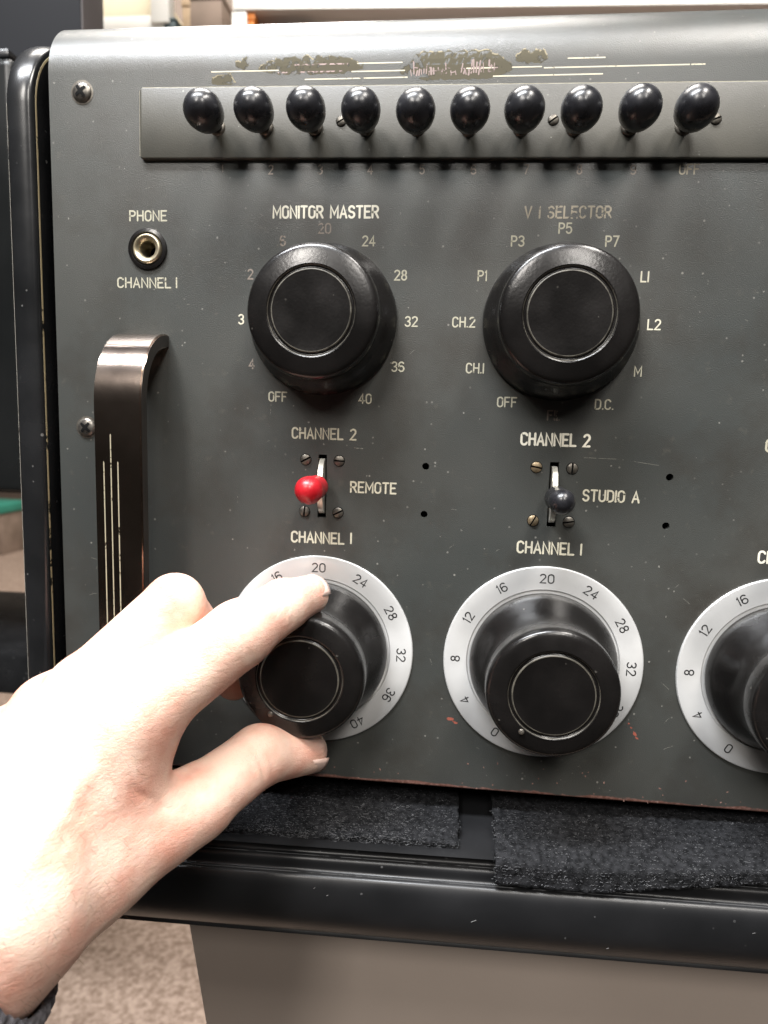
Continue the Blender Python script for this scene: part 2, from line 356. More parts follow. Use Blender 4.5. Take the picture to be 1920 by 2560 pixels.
simple_box('gap_shade_block', -322, -230, 730, 778, -1200, -1020, noise_mat('brown_gap_shade', (.14, .10, .085), (.2, .15, .125), 15, (.5, .6)), 'brown block painting the shade under the long white shelf, right of the orange folder', 'shade block')  # brown block colours in the shade under the shelf
simple_box('gap_shade_block', -222, 900, 700, 772, -1320, -1060, noise_mat('mauve_gap_shade', (.17, .13, .125), (.22, .17, .16), 9, (.5, .6)), 'long mauve brown block painting the shadow gap under the white shelf', 'shade block')  # long block stands in for the shadow gap below the board

# dark cabinet and rack at the left
cab = empty('screen_panel', (-500, 386, -600), 'matt dark navy upright panel standing on the glossy black rack, upper left', 'panel')
M_navy = noise_mat('navy_laminate', (.009, .0095, .0115), (.012, .0125, .015), 6, (.6, .7), spec=.2); M_mauve = noise_mat('grey_brown_edge', (.10, .088, .086), (.13, .115, .112), 8, (.5, .6))
bevbox('board', -380, 133, .5, 700, 52, 100, M_navy, cab, 1)
bevbox('side_edge', 133.3, 134.6, .5, 700, 53, 99, M_mauve, cab, .4)
rk = empty('equipment_rack', (-560, FL, -500), 'glossy black equipment rack standing left of the console', 'rack')
bevbox('body', -300, 242, 721, 1077, -240, 198, noise_mat('black_rack_paint', (.006, .0065, .0065), (.009, .0095, .0095), 8, (.2, .3), spec=.3), rk, 7, 4)
bevbox('top_edge', -295, 238, 1077.4, 1084, -235, 196, M_dark, rk, 2, 2)
bevbox('pedestal', -290, -150, .5, 720, -100, 150, M_dark, rk, 3)
# far box with a green lid, and a dark plinth nearer
gb = empty('storage_crate', (-2570, FL+.5, -3450), 'far cardboard box with a green lid on the carpet', 'crate')
bevbox('body', -190, 110, 0, 235, -150, 120, M_card2, gb, 6)
bevbox('lid', -198, 118, 236, 285, -158, 128, noise_mat('green_plastic', (.03, .20, .14), (.04, .25, .18), 8, (.4, .5)), gb, 6)
wb = empty('paper_sack', (-2830, FL+.5, -3320), 'crumpled white sack standing beside the far box with the green lid', 'sack')
v, f = lathe(smoothp([(0, 0), (90, 0), (120, 40), (118, 110), (95, 180), (60, 225), (0, 240)], 3), 20)
v = [(x*(1+.15*noise.noise(Vector((x*.02, y*.02, z*.02)))), z, y) for x, y, z in v]
mesh('bag', v, f, noise_mat('white_sack', (.66, .6, .55), (.78, .73, .68), 10, (.6, .7)), wb, True)
pl = empty('side_table', (-640, FL, -400), 'low black side table at the left edge behind the hand', 'table')
bevbox('top_board', -240, 316, 535, 574, -120, 95, M_dark, pl, 5)
bevbox('pedestal', -200, 60, .5, 534.5, -80, 60, M_navy, pl, 5)

# beige pedestal under the console
ped = empty('desk_pedestal', (200, FL, -160), 'plain beige grey desk pedestal under the black rail', 'cabinet')
v = []
for z in (-20+160, -400+160):
    v += [(-267.5, -FL-112, z), (400, -FL-112, z), (400, .5, z), (-175, .5, z)]
o = mesh('body', v, [(0, 1, 2, 3), (7, 6, 5, 4), (0, 4, 5, 1), (1, 5, 6, 2), (2, 6, 7, 3), (3, 7, 4, 0)], noise_mat('beige_laminate', (.345, .288, .248), (.38, .318, .275), 9, (.45, .55), bump=.15, bscale=500), ped)
bm = bmesh.new(); bm.from_mesh(o.data); bmesh.ops.bevel(bm, geom=bm.edges[:], offset=.0012, segments=2, affect='EDGES'); bm.to_mesh(o.data); bm.free()

# ------------------------------------------------------------------ CONSOLE
con = empty('mixing_console', (0, 0, 0), 'vintage dark grey green audio mixing console with black knobs and worn lettering', 'mixing console')
XL, XR, YB, YA, RA = -106.2, 330.0, -54.4, 217.0, 25.0
def on_surface(x, s, lift=0):
    """x and arc length s up the sheet -> point on the panel skin"""
    if s <= YA: return (x, s, lift)
    t = min((s-YA)/RA, PI/2); extra = max(0, (s-YA)-RA*PI/2)
    return (x, YA+(RA+lift)*math.sin(t), -RA+(RA+lift)*math.cos(t)-extra)
def circ(cx, cy, r, n=20): return [(cx+r*math.cos(2*PI*k/n), cy+r*math.sin(2*PI*k/n)) for k in range(n)]
def rect(cx, cy, wx, wy): return [(cx-wx/2, cy-wy/2), (cx+wx/2, cy-wy/2), (cx+wx/2, cy+wy/2), (cx-wx/2, cy+wy/2)]
SW = [(0.65, 65.4), (88.45, 65.4)]
holes = [rect(cx, cy, 3.3, 24.4) for cx, cy in SW] + [circ(40.45, 74.4, 1.35), circ(40.45, 56.0, 1.35), circ(130.2, 73.4, 1.35), circ(130.2, 55.3, 1.35), circ(-68.25, 153.6, 6.2, 32)]
holes += [rect(176+.3, 65.4, 3.3, 24.4)]
outer = [(XL, YB+1.2), (XR, YB+1.2), (XR, YA), (XL, YA)]
polys = [outer] + holes
tri = tessellate_polygon([[Vector((x, y, 0)) for x, y in p] for p in polys])
flatp = [(x, y, 0.0) for p in polys for x, y in p]
v = list(flatp); f = [tuple(t) for t in tri]
base = 4
for hp in holes:                                                     # hole walls
    n = len(hp); k0 = len(v); v += [(x, y, -2.2) for x, y in hp]
    for k in range(n): f.append((base+k, base+(k+1) % n, k0+(k+1) % n, k0+k))
    base += n
rows = []                                                            # bend at the top and flat top behind it
S_ = [YA] + [YA + RA*PI/2*k/20 for k in range(1, 21)] + [YA+RA*PI/2+180]
rows = [[3, 2]]
for s in S_[1:]:
    k0 = len(v); v += [on_surface(XL, s), on_surface(XR, s)]; rows.append([k0, k0+1])
for a, b in zip(rows, rows[1:]): f.append((a[0], a[1], b[1], b[0]))
prev = [0, 1]                                                        # small roll at the lower edge
for k in range(1, 6):
    t = PI/2*k/5; k0 = len(v); v += [(XL, YB+1.2-1.2*math.sin(t), -1.2+1.2*math.cos(t)), (XR, YB+1.2-1.2*math.sin(t), -1.2+1.2*math.cos(t))]
    f.append((prev[0], prev[1], k0+1, k0)); prev = [k0, k0+1]
k0 = len(v); v += [(XL, YB, -14), (XR, YB, -14)]; f.append((prev[0], prev[1], k0+1, k0))
inner = []                                                           # thickness seen at the left cut edge
for s in [YB+.02, YA] + S_[1:]:
    a = on_surface(XL, s); 
    if s <= YA: b = (XL, s, -2.0)
    else:
        t = min((s-YA)/RA, PI/2); extra = max(0, (s-YA)-RA*PI/2); b = (XL, YA+(RA-2)*math.sin(t), -RA+(RA-2)*math.cos(t)-extra)
    inner.append((a, b))
for (a, b), (c, d) in zip(inner, inner[1:]):
    k0 = len(v); v += [a, b, d, c]; f.append((k0, k0+1, k0+2, k0+3))
me = bpy.data.meshes.new('front_panel'); me.from_pydata([V(*p) for p in v], [], f)
bm = bmesh.new(); bm.from_mesh(me); bmesh.ops.remove_doubles(bm, verts=bm.verts, dist=1e-6)
for fc in bm.faces:
    if abs(fc.normal.y) > .9 and fc.normal.y > 0: fc.normal_flip()
bm.to_mesh(me); bm.free(); me.materials.append(M_panel)
panel = bpy.data.objects.new('front_panel', me); COL.objects.link(panel); panel.parent = con; flat_edges(panel, 30)
mesh('chassis', *box(XL+4, XR-4, YB+2, YA, -170, -24), M_black, con)

# key plate ---------------------------------------------------------
def rrect_plate(x0, x1, y0, y1, r, z0, z1, bv):
    pts = []
    for cx, cy, a0 in ((x1-r, y1-r, 0), (x0+r, y1-r, 90), (x0+r, y0+r, 180), (x1-r, y0+r, 270)):
        pts += [(cx, cy, a0+90*k/5) for k in range(6)]
    rings = []
    for z, dr in ((z0, 0), (z1-bv, 0), (z1-bv*.3, -bv*.3), (z1, -bv)):
        rings.append([(cx+(r+dr)*math.cos(math.radians(a)), cy+(r+dr)*math.sin(math.radians(a)), z) for cx, cy, a in pts])
    v = [p for q in rings for p in q]; n = len(pts); f = []
    for i in range(3):
        for k in range(n): f.append((i*n+k, i*n+(k+1) % n, (i+1)*n+(k+1) % n, (i+1)*n+k))
    f.append(tuple(3*n+k for k in range(n)))
    return v, f
PT = math.radians(.55)
v, f = rrect_plate(0, 420, -24.9, 0, 1.4, .02, 1.9, .5)
plate = mesh('key_plate', v, f, M_plate, con, loc=(-69.9, 210.6, 0)); plate.rotation_euler.y = PT; flat_edges(plate, 60)
plate['label'] = 'raised plate behind the row of ball keys'
v, f = join([ribbon([(1.3, -.22), (415, -.22)], .42, 1.75), ribbon([(.22, -1.3), (.22, -23.8)], .34, 1.72)])
mesh('worn_edge', v, f, M_edge, plate)
def plate_pt(px, py, z=0):
    """point of the rotated plate's own frame -> console frame"""
    c, s = math.cos(PT), math.sin(PT); return (-69.9 + px*c + py*s, 210.6 + py*c - px*s, z)

# screws --------------------------------------------------------------
def slot_screw(r, ang, mat, z, dome=.35):
    """two raised half discs leave the slot open down to a dark floor"""
    parts = []; g = r*.17
    for sgn in (1, -1):
        a0 = math.asin(g/r); n = 12
        ring = [(r*math.cos(a0+(PI-2*a0)*k/n), r*math.sin(a0+(PI-2*a0)*k/n)*sgn) for k in range(n+1)]
        ring2 = [(x*.72, (abs(y)*.72+g*.28)*sgn) for x, y in ring]
        v = [(x, y, 0) for x, y in ring] + [(x, y, .45) for x, y in ring] + [(x, y, .45+dome) for x, y in ring2]
        N = n+1; f = []
        for k in range(n): f += [(k, k+1, N+k+1, N+k), (N+k, N+k+1, 2*N+k+1, 2*N+k)]
        f += [(0, N, 2*N, 3*N-1, 2*N-1, N-1), tuple(2*N+k for k in range(N))]
        ca, sa = math.cos(ang), math.sin(ang)
        parts.append(([(x*ca-y*sa, x*sa+y*ca, zz+z) for x, y, zz in v], f))
    return join(parts)
def screw(parent, x, y, r, ang, mat, z=.0, label=None):
    o = mesh('slotted_screw', *slot_screw(r, math.radians(ang), mat, 0), mat, parent, loc=(x, y, z)); flat_edges(o, 40)
    mesh('slot_floor', *lathe([(r*.96, .0), (r*.96, .12), (0, .12)], 24), M_black, o)
    mesh('countersink', *lathe([(r*1.12, .01), (r*1.12, .07), (r*.97, .09)], 24), M_black, o)
    if label: o['label'] = label
    return o
for (cx, cy), angs, mats in ((SW[0], (28, -2, 85, 28), (M_screw, M_screw, M_screw, M_screw)), (SW[1], (-10, 88, 62, 10), (M_screwb, M_screw, M_screwb, M_screw))):
    for (dx, dy), a, m_ in zip(((-6.6, 10.1), (6.5, 10.0), (-6.8, -10.1), (6.4, -10.1)), angs, mats): screw(con, cx+dx, cy+dy, 2.0, a, m_)
for px, py, a in ((856, 0, 30), (1384, 0, 35), (1788, 0, 20)):
    x = {856: 5.9, 1384: 81.0, 1788: 135.6}[px]
    s_ = screw(plate, x+69.9, -12.2, 1.75, a, M_screw, 1.9)
def phillips(parent, x, y, r, ang, label=None):
    prof = smoothp([(r, 0), (r*.98, .5), (r*.75, 1.1), (r*.4, 1.45), (0, 1.55)], 3)
    o = mesh('cross_head_screw', *lathe(prof, 32), M_phil, parent, True, (x, y, .02))
    # four tapering black patches over the dome paint the shade of the cross recess
    parts = []
    for k in range(4):
        a = math.radians(ang+90*k); c, s = math.cos(a), math.sin(a); L = r*.62; h = r*.15
        pts = [(0, -h*1.3, 1.66), (L*.5, -h*1.1, 1.6), (L, -h*.9, 1.42), (L*1.08, 0, 1.4), (L, h*.9, 1.42), (L*.5, h*1.1, 1.6), (0, h*1.3, 1.66)]
        parts.append(([(px*c-py*s, px*s+py*c, z+.05) for px, py, z in pts], [(0, 1, 5, 6), (1, 2, 4, 5), (2, 3, 4)]))
    mesh('cross_recess_shade', *join(parts), M_black, o)
    mesh('washer', *lathe([(r*1.18, -.01), (r*1.18, .10), (r*.98, .16)], 32), M_screw, o)
    return o
phillips(con, -93.0, 210.1, 3.7, 38); phillips(con, -94.6, 85.4, 3.7, 48); phillips(con, -95, -40, 3.7, 20)

# phone jack ------------------------------------------------------------
jk = mesh('phone_jack', *lathe([(7.6, .02), (7.5, .9), (6.3, 1.2), (5.9, .7), (5.9, -2)], 48), M_bake, con, True, (-68.25, 153.6, 0))
flat_edges(jk, 40)
mesh('bushing', *lathe(smoothp([(5.75, -1.5), (5.7, .6), (5.1, 1.6), (4.3, 1.5), (3.3, .6), (3.0, -1), (3.0, -9)], 3), 48), M_brass, jk, True)
mesh('socket_bore', *lathe([(2.98, -8.8), (0, -8.8)], 24), M_black, jk)

# lettering -------------------------------------------------------------
def T(s, x, y, h, **k): return ((s, x, y, h), k)
lettering([T('PHONE', -68.0, 165.8, 3.5, width=14.4)], M_l_worn, panel, label='worn word PHONE')
lettering([T('CHANNEL', -70.0, 141.2, 3.5, width=21.0), T('I', -57.1, 141.3, 3.5)], M_l_worn, panel, label='worn words CHANNEL 1 under the jack')
lettering([T('MONITOR MASTER', 0.2, 167.0, 4.0, width=39.2, wd=.68)], M_l_fresh, panel, label='bright words MONITOR MASTER')
lettering([T('V I SELECTOR', 87.9, 166.7, 3.8, width=30)], M_l_faint, panel, label='faint words VI SELECTOR')
lettering([T('CHANNEL 2', 1.0, 85.6, 3.9, width=24.6)], M_l_worn, panel)
lettering([T('REMOTE', 20.6, 65.5, 3.9, width=17.4)], M_l_good, panel)
lettering([T('CHANNEL', -.8, 45.1, 4.0, width=20.6, wd=.66), T('I', 12.4, 45.4, 3.9)], M_l_good, panel)
lettering([T('CHANNEL 2', 88.2, 85.9, 4.2, width=24.8, wd=.74)], M_l_fresh, panel)
lettering([T('STUDIO A', 109.7, 65.6, 4.0, width=20.2)], M_l_good, panel)
lettering([T('CHANNEL', 86.9, 45.0, 4.2, width=20.9, wd=.66), T('I', 100.1, 45.0, 4.0)], M_l_good, panel)
lettering([T('CHANNEL 2', 175.2, 86.0, 4.1, width=24.6, wd=.7)], M_l_worn, panel)
lettering([T('CHANNEL I', 176.0, 45.2, 4.2, width=24.0, wd=.7)], M_l_fresh, panel)
lettering([T(c, x, y, 3.0, wd=.42) for c, x, y in (('2', -20.5, 182.0), ('3', -2, 181.9), ('4', 16.5, 181.7), ('5', 35.4, 181.6), ('6', 53.9, 181.4), ('7', 72.6, 181.3), ('8', 91.1, 181.1), ('9', 109.6, 180.9))] + [T('1', -39, 182.1, 3, wd=.4)], M_l_ghost, panel, label='faded digits below the key plate')
lettering([T('OFF', 128.6, 180.9, 3.2, wd=.45)], M_l_faint, panel)
def around(cx, cy, r, items, mat):
    lettering([T(s, cx+r*math.sin(math.radians(a))+dx, cy+r*math.cos(math.radians(a)), 3.4, wd=.48) for s, a, dx in items], mat, panel)
around(0, 128, 33.2, [('24', 30, 0), ('28', 60, 0), ('32', 90, 0), ('36', 120, 0), ('40', 150, 0), ('OFF', 210, -.6)], M_l_worn)
around(0, 128, 33.2, [('20', 0, 0), ('.6', -30, .4), ('2', -60, .6), ('4', -120, 1.2)], M_l_ghost)
around(0, 128, 33.2, [('3', -90, 1.5)], M_l_good)
around(87.4, 128, 33.2, [('P3', -30, 0), ('P7', 30, 0), ('P1', -60, 0), ('P5', 0, 0), ('CH.2', -90, -1.6), ('CH.I', -120, -1.2), ('OFF', 210, -1), ('M', 120, 0), ('D.C.', 150, 1)], M_l_worn)
around(87.4, 128, 33.2, [('LI', 60, 0), ('L2', 90, 0)], M_l_good)
around(87.4, 128, 33.2, [('FIL', 180, 0)], M_l_ghost)

# worn decoration above the keys ------------------------------------------
def on_skin(vf, lift):
    v, f = vf; return [on_surface(x, y, lift + z) for x, y, z in v], f
def skin_obj(name, vf, mat, lift=.02, label=None):
    v, f = on_skin(vf, lift); o = mesh(name, v, f, mat, panel)
    me = o.data; bm = bmesh.new(); bm.from_mesh(me)
    for fc in bm.faces:
        if fc.normal.y > 0: fc.normal_flip()
    bm.to_mesh(me); bm.free()
    if label: o['label'] = label
    return o
def hline(x0, x1, y, wd=.42, step=6):
    n = max(2, int((x1-x0)/step)); return ribbon([(x0+(x1-x0)*k/n, y) for k in range(n+1)], wd, 0)
lines = [hline(11, 27, 217.9), hline(-43, -18, 216.2), hline(9, 28, 215.2), hline(-8, 29, 212.9), hline(85, 97.5, 217.9), hline(66, 76, 215.4), hline(77, 131, 215.0), hline(59.5, 97, 212.6), hline(50, 60, 215.4)]
M_cream = worn_paint('cream_line', (.60, .55, .42), .86, 900)
for ln in lines: skin_obj('decor_line', ln, M_cream, .03)
for ln in (hline(-16, 9, 217.9, .5), hline(-18, 9, 215.4, .5)): skin_obj('decor_line', ln, M_pinkish, .03)
def blob_patch(x0, x1, y0, y1, seed, ragged=1.2, n=40):
    rnd = random.Random(seed); top, bot = [], []
    for k in range(n+1):
        x = x0+(x1-x0)*k/n; e = min(1, 4*min(k, n-k)/n+.15)
        top.append((x, y1 - (1-e)*(y1-y0)*.6 + ragged*noise.noise(Vector((x*.45, seed, 0)))*1.3 + rnd.uniform(-.25, .25)))
        bot.append((x, y0 + (1-e)*(y1-y0)*.3 + ragged*.6*noise.noise(Vector((x*.6, seed+5, 0)))))
    v, f = [], []
    m_ = 4
    for t, b in zip(top, bot): v += [(t[0], b[1]+(t[1]-b[1])*j/m_, 0) for j in range(m_+1)]
    for k in range(n):
        for j in range(m_): a = k*(m_+1)+j; f.append((a, a+1, a+m_+2, a+m_+1))
    return v, f, top
def patch(x0, x1, y0, y1, seed, mat=M_olive, gold=True, lift=.012):
    v, f, top = blob_patch(x0, x1, y0, y1, seed)
    skin_obj('worn_patch', (v, f), mat, lift)
    if gold: skin_obj('flaked_edge', ribbon([(x, y+.1) for x, y in top], .5, 0), M_gold, lift+.03)
patch(-25.5, 13, 214.6, 220.6, 3); patch(26, 66, 211.8, 221.4, 8); patch(67, 78, 216.6, 220.9, 12)
patch(-43, -34, 211.6, 215.0, 17, M_olive, True); patch(-34, -29, 217, 220.4, 19, M_olive, True)
random.seed(4)
bits = []                                                            # unreadable remains of the worn maker's badge
for k in range(34):
    x = 30.5 + k*.88; hh = random.uniform(1.2, 4.6); y0 = 213.2 + random.uniform(0, .9)
    if random.random() < .22: continue
    bits.append(ribbon([(x, y0), (x+random.uniform(-.5, .5), y0+hh)], random.uniform(.3, .65), 0))
    if random.random() < .4: bits.append(ribbon([(x, y0+hh*.5), (x+1.2, y0+hh*.5+random.uniform(-.3, .3))], .4, 0))
skin_obj('badge_remains', join(bits), worn_paint('badge_remains_metal', (.27, .20, .185), .6, 800), .05, 'unreadable flaked remains of a badge')
# red primer chips
def chip(cx, cy, rx, ry, ang, seed, n=11):
    rnd = random.Random(seed); a = math.radians(ang); pts = []
    for k in range(n):
        t = 2*PI*k/n; r = rnd.uniform(.6, 1.15); x, y = rx*r*math.cos(t), ry*r*math.sin(t); pts.append((cx+x*math.cos(a)-y*math.sin(a), cy+x*math.sin(a)+y*math.cos(a), .025))
    return pts, [tuple(range(n))]
ch = [chip(53.7, -25.4, 1.6, .9, -15, 1), chip(55.6, -26.6, 1.0, .6, -20, 2), chip(122.2, -22.2, .5, .4, 0, 3), chip(123.4, -23.8, .6, .4, -40, 4), chip(124.7, -26.2, 1.1, .55, -50, 5), chip(125.6, -27.8, .8, .4, -40, 6),
      chip(110.5, -37.8, .6, .35, 0, 7)]
for c_ in ch: mesh('paint_chip', *c_, M_chip, panel)
ch = [chip(random.uniform(-50, 175), -54 + abs(random.gauss(0, 5)), random.uniform(.2, .55), random.uniform(.15, .35), random.uniform(0, 180), 30+k) for k in range(46)]
mesh('rust_flecks', *join(ch), noise_mat('rust_chip', (.16, .08, .065), (.28, .17, .14), 600, (.6, .7)), panel)['kind'] = 'stuff'
# hairline scratches
sc = []
for k in range(60):
    x, y = random.uniform(-104, 180), random.uniform(-50, 205); a = random.gauss(0, .5) if random.random() < .6 else random.uniform(0, PI); L = random.uniform(.8, 4)
    sc.append(ribbon([(x, y), (x+L*.5*math.cos(a), y+L*.5*math.sin(a)+.1), (x+L*math.cos(a), y+L*math.sin(a))], .11, .01))
sc.append(ribbon([(99, 79.6), (112, 79.4), (126, 77.6)], .13, .01)); sc.append(ribbon([(11.5, 80.6), (16.2, 80.4)], .3, .01))
mesh('scratches', *join(sc), worn_paint('scratch_mark', (.20, .195, .17), .6), panel)['kind'] = 'stuff'

# ball keys ------------------------------------------------------------------
def key():
    prof = smoothp([(0, 23.5), (2.6, 22.95), (4.8, 21.3), (6.2, 19.3), (6.7, 16.9), (6.6, 14.9), (6.3, 13.2), (6.05, 12.0), (5.7, 11.2), (4.8, 10.6), (3.0, 10.4), (1.9, 10.3)], 3)
    k = mesh('ball_key', *lathe(prof, 40), M_ball, con, True)
    mesh('stem', *lathe([(1.9, 10.4), (1.9, 1.92)], 16), M_bronze_side, k, True)
    mesh('stem_collar', *lathe([(3.0, 1.95), (3.0, 2.3), (1.9, 2.5)], 20), M_screw, k, True)
    return k
k0 = key()
def copy_part(o, parent):
    c = o.copy(); COL.objects.link(c); c.parent = parent
    for g in o.children: copy_part(g, c)
    return c
KX = (-40.2, -22.1, -3.8, 14.9, 33.3, 51.5, 69.9, 88.2, 106.8, 125.0); KY = (196.3, 196.0, 195.8, 195.4, 195.1, 194.8, 194.6, 194.5, 194.3, 194.3)
for i in range(10):
    k = k0 if i == 0 else copy_part(k0, con)
    k.location = V(KX[i], KY[i], random.uniform(-.3, .5)); k.rotation_euler = (random.uniform(-.02, .02), random.uniform(-3, 3), random.uniform(-.02, .02)); k['group'] = 'ball keys on the raised plate'

# selector knobs and fader knobs ----------------------------------------------
SEL = smoothp([(27.8, .3), (27.9, 1.6), (27.2, 3.6), (25.6, 6.2), (23.6, 9.0), (22.3, 11.6), (21.9, 13.4)], 4) + smoothp([(22.0, 13.8), (23.1, 14.6), (23.5, 16.2), (23.45, 18.9), (22.9, 20.5), (21.7, 21.35), (18.9, 22.0), (15.9, 22.5)], 4)
FAD = smoothp([(27.8, 1.2), (27.9, 3.0), (27.1, 5.6), (24.9, 9.4), (22.4, 13.6), (20.9, 18.0), (20.4, 21.8)], 4) + smoothp([(21.4, 22.2), (22.6, 23.2), (22.95, 25.5), (22.9, 29.9), (22.35, 31.6), (21.2, 32.5), (18.6, 33.1), (15.9, 33.5)], 4)
def knob(kind, prof, zt, x, y, ang, dot):
    k = mesh(kind, *lathe(prof, 96), M_bake, con, True, (x, y, 0)); flat_edges(k, 38)
    k.rotation_euler = (0, math.radians(ang), 0)
    mesh('groove', *lathe([(15.9, zt-.02), (15.45, zt-.12), (15.2, zt-.75), (14.8, zt-.9), (14.3, zt-.8), (14.1, zt-.2), (13.9, zt-.1)], 96), M_bake, k, True)
    mesh('worn_rim', *lathe([(15.5, zt-.09), (15.34, zt-.22), (15.24, zt-.5)], 96), M_groove, k, True)
    mesh('centre_rim', *lathe([(14.22, zt-.48), (14.1, zt-.16), (13.9, zt-.06), (13.7, zt-.08)], 96), M_groove, k, True)
    mesh('cap', *lathe([(13.9, zt-.12), (13.4, zt-.16), (8, zt-.22), (0, zt-.24)], 96), M_bake, k, True)
    if dot:
        a = math.radians(217); mesh('pointer_dot', *lathe(smoothp([(1.05, -.1), (.95, .35), (.5, .55), (0, .6)], 2), 16), M_phil, k, True, (16.9*math.sin(a), 16.9*math.cos(a)*1.0, zt-.1))
    return k
knob('selector_knob', SEL, 22.6, 0, 128, 0, False)['label'] = 'round black knob under MONITOR MASTER'
knob('selector_knob', SEL, 22.6, 87.4, 128, 40, False)['label'] = 'round black knob under VI SELECTOR'
M_ring = M_alu
for i, x in enumerate((0, 88, 176)):
    r = mesh('dial_ring', *lathe(smoothp([(38.0, .02), (38.0, .5)], 1) + [(37.7, .85), (37.2, .95), (33, 1.05), (29.2, 1.05), (28.7, .7), (26, .5)], 128), M_ring, con, True, (x, 0, 0)); flat_edges(r, 30)
    items = []
    for n_ in range(0, 44, 4):
        a = (n_-20)*7.5; items.append(T(str(n_), 33.4*math.sin(math.radians(a)), 33.4*math.cos(math.radians(a)), 3.3, ang=a, wd=.42, z=1.07, wide=1.15, gap=.3))
    lettering(items, M_num, r, 'dial_numerals', one=True)
    k = knob('fader_knob', FAD, 33.6, x, 0, 0, True); k['label'] = ('tall black knob held by the fingers', 'tall black knob on the middle silver dial', 'tall black knob cut by the right edge')[i]
    r['label'] = ('silver dial ring partly behind the hand', 'middle silver dial ring', 'silver dial ring cut by the right edge')[i]

# lever switches ----------------------------------------------------------------
def lever_switch(x, y, knob_mat, arm_mat, kx, ky, kz, rb, rr, zr, lab):
    # curved metal segment standing in the slot
    v, f = [], []; n = 20; H = 10.6
    for k in range(n+1):
        t = -1 + 2*k/n; zz = -1.6 + 6.4*math.sqrt(max(0, 1-t*t*.93)); yy = t*H
        for xx in (-.95, .95): v += [(xx, yy, zz), (xx, yy, -4.5)]
    for k in range(n):
        a = 4*k; b = a+4; f += [(a, a+2, b+2, b), (a+1, b+1, b+3, a+3), (a, b, b+1, a+1), (a+2, a+3, b+3, b+2)]
    f += [(0, 1, 3, 2), (4*n, 4*n+2, 4*n+3, 4*n+1)]
    arm = mesh('switch_lever', v, f, arm_mat, con, False, (x, y, 0)); flat_edges(arm, 40); arm['label'] = lab
    prof = smoothp([(0, kz+rb), (rb*.42, kz+rb*.91), (rb*.78, kz+rb*.63), (rb*.98, kz+rb*.2), (rb, kz-rb*.15), (rb*.97, kz-rb*.6), (rb*.90, (kz+zr)/2), (rr, zr+1.5), (rr*.7, zr), (.8, zr-.3)], 3)
    b = mesh('lever_knob', *lathe(prof, 36), knob_mat, arm, True, (kx, ky, 0)); return arm
lever_switch(.55, 65.4, M_red, M_nickel, -.8, .2, 20.5, 5.1, 4.4, 4.6, 'red topped channel switch')
lever_switch(88.55, 65.4, M_ball, M_nickel, .4, -.6, 20.0, 4.5, 4.4, 5.5, 'black topped channel switch')
lever_switch(176.3, 65.4, M_ball, M_nickel, 0, 0, 18.5, 4.5, 4.3, 6.0, 'channel switch beyond the right edge')

# pull handle ---------------------------------------------------------------------
HX0, HX1, HT, HB, ZO, TH = -78.2, -60.4, 121.8, -22.0, 25.0, 5.2
def hprof(o):
    pts = []; ry = 27.0; 
    for k in range(17):
        t = PI/2*k/16; pts.append((HT-o - (ry-o)*(1-math.cos(t)), (ZO-o)*math.sin(t)**.92 if k else 0))
    m_ = [(HT+HB-y, z) for y, z in reversed(pts)]
    return pts + m_
po, pi_ = hprof(0), hprof(TH)
v, f = [], []; fs = []
for (yo, zo), (yi, zi) in zip(po, pi_):
    v += [(HX0, yo, zo), (HX1, yo, zo), (HX1, yi, zi), (HX0, yi, zi)]
n = len(po)
fo, fsd = [], []
for k in range(n-1):
    a = 4*k; b = a+4; fo.append((a, a+1, b+1, b)); fo.append((a+2, a+3, b+3, b+2)); fsd += [(a+1, a+2, b+2, b+1), (a, b, b+3, a+3)]
hd = mesh('pull_handle', v, fo+fsd, M_bronze, con); hd['label'] = 'polished bronze pull handle with three thin inlaid lines'
bm = bmesh.new(); bm.from_mesh(hd.data)
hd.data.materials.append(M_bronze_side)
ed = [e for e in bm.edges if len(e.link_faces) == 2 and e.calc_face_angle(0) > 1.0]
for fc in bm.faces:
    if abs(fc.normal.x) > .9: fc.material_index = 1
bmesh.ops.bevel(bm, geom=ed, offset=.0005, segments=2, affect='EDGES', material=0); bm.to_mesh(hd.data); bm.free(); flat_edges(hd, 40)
for xx, ya, yb_ in ((-72.0, 83.4, -2), (-74.7, 73.6, 2), (-69.4, 73.6, 2)): mesh('handle_inlay', *ribbon([(xx, ya), (xx, yb_)], .42, ZO+.02), M_brassline, hd)

# ------------------------------------------------------------------ CASE round the console
case = empty('console_case', (0, -120, 0), 'glossy black wooden case with rounded cheek and lower rail round the grey panel', 'case')
def cheek():
    x0, x1 = -122.4, -111.6; w = x1-x0; sec = []                      # cross section: x and how far it stands out
    for k in range(13):
        t = PI*k/12; sec.append((x0+w/2-w/2*math.cos(t), 3.2*math.sin(t)**.55))
    path = [(-108, 0, 1)]                                              # y, z and outward normal along the bend
    pts = [((0, -112, 0), (0, 0, 1)), ((0, 206, 0), (0, 0, 1))]
    R = 28
    for k in range(1, 17): t = PI/2*k/16; pts.append(((0, 206+R*math.sin(t), -R+R*math.cos(t)), (0, math.sin(t), math.cos(t))))
    pts.append(((0, 206+R, -R-200), (0, 1, 0)))
    v, f = [], []
    for (c, nn) in pts:
        for x, h in sec: v.append((x, c[1]+nn[1]*h, c[2]+nn[2]*h))
        for x, h in ((x1, -14), (x0, -14)): v.append((x, c[1]+nn[1]*h, c[2]+nn[2]*h))
    m_ = len(sec)+2
    for k in range(len(pts)-1):
        for j in range(m_): a = k*m_+j; b = k*m_+(j+1) % m_; f.append((a, b, b+m_, a+m_))
    f.append(tuple(range(m_)))
    return v, f
